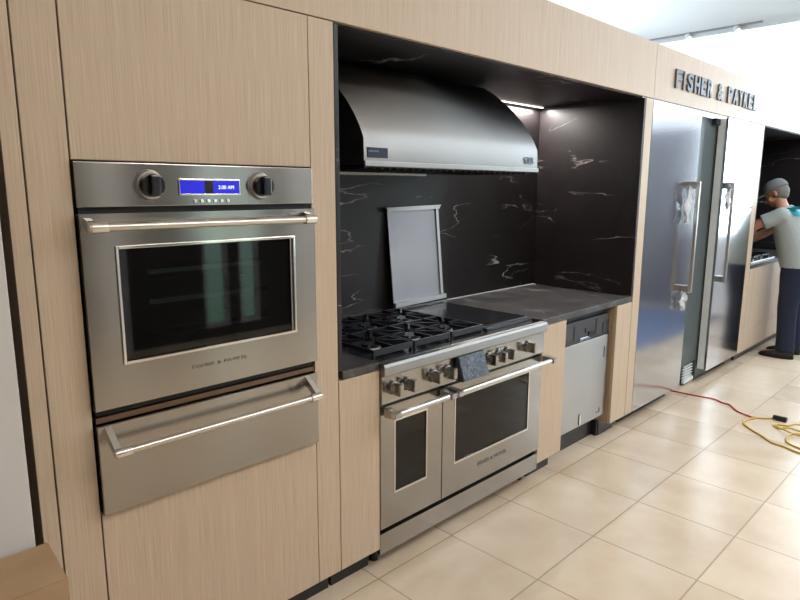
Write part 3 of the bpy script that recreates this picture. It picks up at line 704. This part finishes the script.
for s in (-1, 1):
    ball(bm, H(s*.030, .082, .0), .0125, 1, .7, .8, rotH)
    ball(bm, H(s*.080, -.008, -.012), .024, .4, .75, 1.25, rotH)                 # ear
    ball(bm, H(s*.042, .06, -.04), .026, 1, .8, 1, rotH)
    # arms: shoulder > elbow > wrist
    S = Vector((MX+s*.185, -.155, 1.375)); Eb = Vector((MX+s*.225, .045, 1.262)); Wr = Vector((MX+s*.085, .145, 1.120))
    if s == 1: Eb = Vector((MX+.235, .03, 1.20)); Wr = Vector((MX+.10, .19, 1.08))
    chain(bm, [S, (S+Eb)/2, Eb], [.056, .052, .042])
    chain(bm, [Eb, Eb.lerp(Wr, .35), Wr], [.043, .044, .027])
    # hand: palm + four fingers + thumb, curled round a small tool
    d = (Wr-Eb).normalized(); side = Vector((0, 0, 1)).cross(d).normalized(); nr = d.cross(side).normalized()
    P0 = Wr+d*.018; P1 = Wr+d*.088
    for k in (-1.2, -.4, .4, 1.2): chain(bm, [P0+side*k*.013, P1+side*k*.019], [.015, .0125], 10)
    for k, ln in zip((-1.5, -.5, .5, 1.5), (.066, .074, .070, .055)):
        b0 = P1+side*k*.0185; b1 = b0+d*ln*.45-nr*.012; b2 = b1+d*ln*.18-nr*ln*.32; b3 = b2-d*ln*.15-nr*ln*.18
        chain(bm, [b0, b1, b2, b3], [.0105, .0095, .0088, .0078], 10)
    t0 = Wr+d*.03+side*(-s)*.026; t1 = t0+d*.032+side*(-s)*.020-nr*.012; t2 = t1+d*.028-nr*.018
    chain(bm, [t0, t1, t2], [.014, .0115, .0095], 10)
    # leg
    Hp = Vector((MX+s*.095, -.31, .90)); Kn = Vector((MX+s*.115, -.285, .50)); An = Vector((MX+s*.125, -.31, .10))
    chain(bm, [Hp, (Hp+Kn)/2, Kn], [.092, .076, .056]); chain(bm, [Kn, Kn.lerp(An, .3), An], [.054, .056, .036])
    chain(bm, [An+Vector((0, -.02, -.045)), An+Vector((0, .07, -.055)), An+Vector((0, .155, -.06))], [.026, .026, .022])
body = obj('body', bm, SKIN, man); remesh(body, .0065)
# t-shirt
bm = NB()
loft(bm, [ell((MX, -.315, .86), .185, .150, pw=.9), ell((MX, -.305, .93), .190, .160, pw=.9), ell((MX, -.280, 1.04), .188, .162, tilt=R(-8), pw=.9), ell((MX, -.238, 1.17), .186, .155, tilt=R(-16), pw=.9), ell((MX, -.190, 1.30), .192, .140, tilt=R(-22), pw=.9), ell((MX, -.158, 1.385), .170, .105, tilt=R(-26)), ell((MX, -.135, 1.435), .082, .070, tilt=R(-28))])
for s in (-1, 1):
    S = Vector((MX+s*.170, -.165, 1.370)); Eb = Vector((MX+s*.225, .045, 1.262 if s < 0 else 1.20)); chain(bm, [S, S.lerp(Eb, .35)], [.074, .070])
    cyl(bm, S.lerp(Eb, .35), S.lerp(Eb, .68), .070, .074)
sh = obj('t_shirt', bm, SHIRT, man); remesh(sh, .011)
bm = NB(); gr_ = []
for a in range(7): gr_.append([bm.verts.new((MX-.14+a*.02, -.40, 1.36+b*.015)) for b in range(7)])
for a in range(6):
    for b in range(6): bm.faces.new((gr_[a][b], gr_[a+1][b], gr_[a+1][b+1], gr_[a][b+1]))
po = obj('shirt_print', bm, TEAL, man, 'teal print on the back of the t-shirt')
sw = po.modifiers.new('wrap', 'SHRINKWRAP'); sw.target = sh; sw.wrap_method = 'PROJECT'; sw.use_project_y = True; sw.use_positive_direction = True; sw.use_negative_direction = False; sw.offset = -.003; sw.wrap_mode = 'ABOVE_SURFACE'; sw.offset = .003
# jeans
bm = NB()
loft(bm, [ell((MX, -.305, .80), .165, .125), ell((MX, -.315, .87), .178, .140), ell((MX, -.312, .95), .172, .136)])
for s in (-1, 1):
    Hp = Vector((MX+s*.092, -.315, .86)); Kn = Vector((MX+s*.115, -.285, .50)); An = Vector((MX+s*.125, -.305, .075))
    loft(bm, [ell(An, .070, .082), ell(An.lerp(Kn, .3), .072, .080), ell(An.lerp(Kn, .75), .076, .082), ell(Kn, .080, .086), ell(Kn.lerp(Hp, .4), .090, .100), ell(Kn.lerp(Hp, .8), .102, .122), ell(Hp+Vector((0, 0, .02)), .100, .128)])
obj_j = obj('jeans', bm, JEAN, man); remesh(obj_j, .011)
for s in (-1, 1):
    bm = NB(); ax_ = MX+s*.125
    loft(bm, [ell((ax_, -.315, .082), .045, .055), ell((ax_, -.285, .068), .050, .095), ell((ax_, -.245, .040), .052, .140), ell((ax_, -.235, .022), .054, .150)])
    o = obj('shoe', bm, SHOE, man, smooth=True)
    bm = NB(); loft(bm, [ell((ax_, -.235, .001), .055, .150), ell((ax_, -.235, .021), .056, .153)]); obj('sole', bm, SOLE, o)
# hair and cap
bm = NB(); ball(bm, H(0, -.030, .0), .090, .90, .98, .92, rotH); ball(bm, H(0, -.05, -.04), .06, 1.05, .8, .8, rotH); hr = obj('hair', bm, HAIR, man, smooth=True); remesh(hr, .008)
bm = NB()
rings = []
for i in range(9):
    a = R(8+i*9.6); rr = math.cos(a-R(8)); rings.append([H(.090*rr**.7*math.cos(t), -.012+.112*rr**.7*math.sin(t), .030+.100*math.sin(a-R(8))) for t in [2*math.pi*k/28 for k in range(28)]])
loft(bm, rings)
cpo = obj('cap', bm, CAP, man, smooth=True)
bm = NB(); A = []; B = []
for k in range(15):
    t = R(20+k*10); A.append((.080*math.cos(t), -.012+.100*math.sin(t), .030)); B.append((.082*math.cos(t), -.012+.100*math.sin(t)+.070*math.sin(math.pi*k/14), .022))
va = [bm.verts.new(H(*p)) for p in A]; vb = [bm.verts.new(H(*p)) for p in B]; vc = [bm.verts.new(H(p[0], p[1], p[2]+.006)) for p in A]; vd = [bm.verts.new(H(p[0], p[1], p[2]+.006)) for p in B]
for i in range(14):
    bm.faces.new((va[i], va[i+1], vb[i+1], vb[i])); bm.faces.new((vc[i], vc[i+1], vd[i+1], vd[i])); bm.faces.new((vb[i], vb[i+1], vd[i+1], vd[i])); bm.faces.new((va[i], va[i+1], vc[i+1], vc[i]))
bm.faces.new((va[0], vb[0], vd[0], vc[0])); bm.faces.new((va[14], vb[14], vd[14], vc[14]))
obj('cap_visor', bm, CAP, cpo, smooth=False)
# small steel part in his hands
bm = NB(); cyl(bm, (MX-.02, .215, 1.06), (MX-.09, .135, 1.17), .012); cyl(bm, (MX-.09, .135, 1.17), (MX-.10, .125, 1.19), .022)
hb_ = obj('hand_tool', bm, CHROME, smooth='auto'); tag(hb_, 'small shiny metal tool held in the hands of the man', 'tool')

for o_r in [o for o in COL.objects if o is hb_ or o.parent is man or (o.parent and o.parent.parent is man)]:
    for v in o_r.data.vertices: v.co.y += .06
# ------------------------------------------------------------ left foreground
bp = box('gap_shade_panel', (-1.15, -.156, .14, .16, .001, 2.1), GASKET, None, 0); tag(bp, 'added black panel standing in for shade in the gap between white board and oak filler', 'panel')  # added sheet, its black stands in for the shade inside the gap
wb = box('wall_board', (-1.15, -.194, -.115, -.085, 0.001, 2.05), WHITE, None, .002); tag(wb, 'upright white board at the left edge of the picture', 'board')
cb_ = thing('cardboard_carton', 'brown cardboard carton in the bottom left corner before the white board', 'box', (-.35, -.2, 0))
def quad_prism(bm, P, z0, z1):
    a = [bm.verts.new((x, y, z0)) for x, y in P]; b = [bm.verts.new((x, y, z1)) for x, y in P]
    bm.faces.new(a[::-1]); bm.faces.new(b)
    for i in range(4): bm.faces.new((a[i], a[(i+1) % 4], b[(i+1) % 4], b[i]))
Pq = [(-.181, -.318), (-.169, -.122), (-.62, -.119), (-.632, -.31)]
bm = NB(); quad_prism(bm, Pq, .001, .728); bmesh.ops.bevel(bm, geom=list(bm.edges), offset=.003, segments=2, affect='EDGES'); obj('carton_body', bm, CARD, cb_)

# ------------------------------------------------------------ cords on the floor
bm = NB(); z = .006
tube(bm, [(4.38, .20, z), (4.398, .096, z), (4.412, -.07, z), (4.43, -.206, z), (4.385, -.285, z), (4.375, -.337, z), (4.27, -.42, z), (4.215, -.531, z)], .0055)
rc = obj('extension_cord', bm, RED, smooth=True); tag(rc, 'thin red cord running from under the refrigerators across the tiles', 'cord')
ycb = thing('extension_cord', 'yellow extension cord lying in loose coils on the tiles', 'cord', (4.2, -.8, 0))
bm = NB(); tube(bm, [(4.212, -.538, z), (4.25, -.60, z), (4.299, -.655, z)], .006)
tube(bm, [(4.36, -.80, z), (4.34, -.95, z), (4.20, -1.02, z), (4.141, -.90, z), (4.141, -.791, .014), (4.12, -.735, z), (4.18, -.70, z), (4.204, -.76, z), (4.241, -.827, .02), (4.2, -1.0, z)], .006)
tube(bm, [(4.20, -.56, z), (4.156, -.534, z), (4.047, -.530, z), (3.951, -.606, z), (3.884, -.688, z), (3.804, -.771, z), (3.791, -.834, z), (3.748, -.94, z), (3.74, -1.1, z), (3.86, -1.2, z), (4.0, -1.1, z), (4.07, -.95, z), (4.066, -.847, .014), (3.964, -.822, .02), (3.88, -.84, z), (3.83, -.92, z), (3.80, -1.05, z)], .006)
tube(bm, [(4.20, -1.02, .02), (4.05, -.93, .018), (4.025, -.848, .02), (4.074, -.763, .018), (4.12, -.71, z), (4.16, -.69, z), (4.19, -.72, z)], .006)
obj('cable', bm, YEL, ycb, smooth=True)
bm = NB(); cyl(bm, (4.295, -.650, .017), (4.29, -.735, .017), .016, .019, 16); obj('plug', bm, PLASTIC, ycb, 'black plug connector', smooth='auto')
# blue rug in front of the refrigerators, mirrored in the left refrigerator door
rug = box('floor_rug', (5.35, 7.9, -2.3, -.86, .0005, .010), BLUE, None, .003); tag(rug, 'blue rug on the tiles, seen mirrored in the refrigerator door', 'rug')
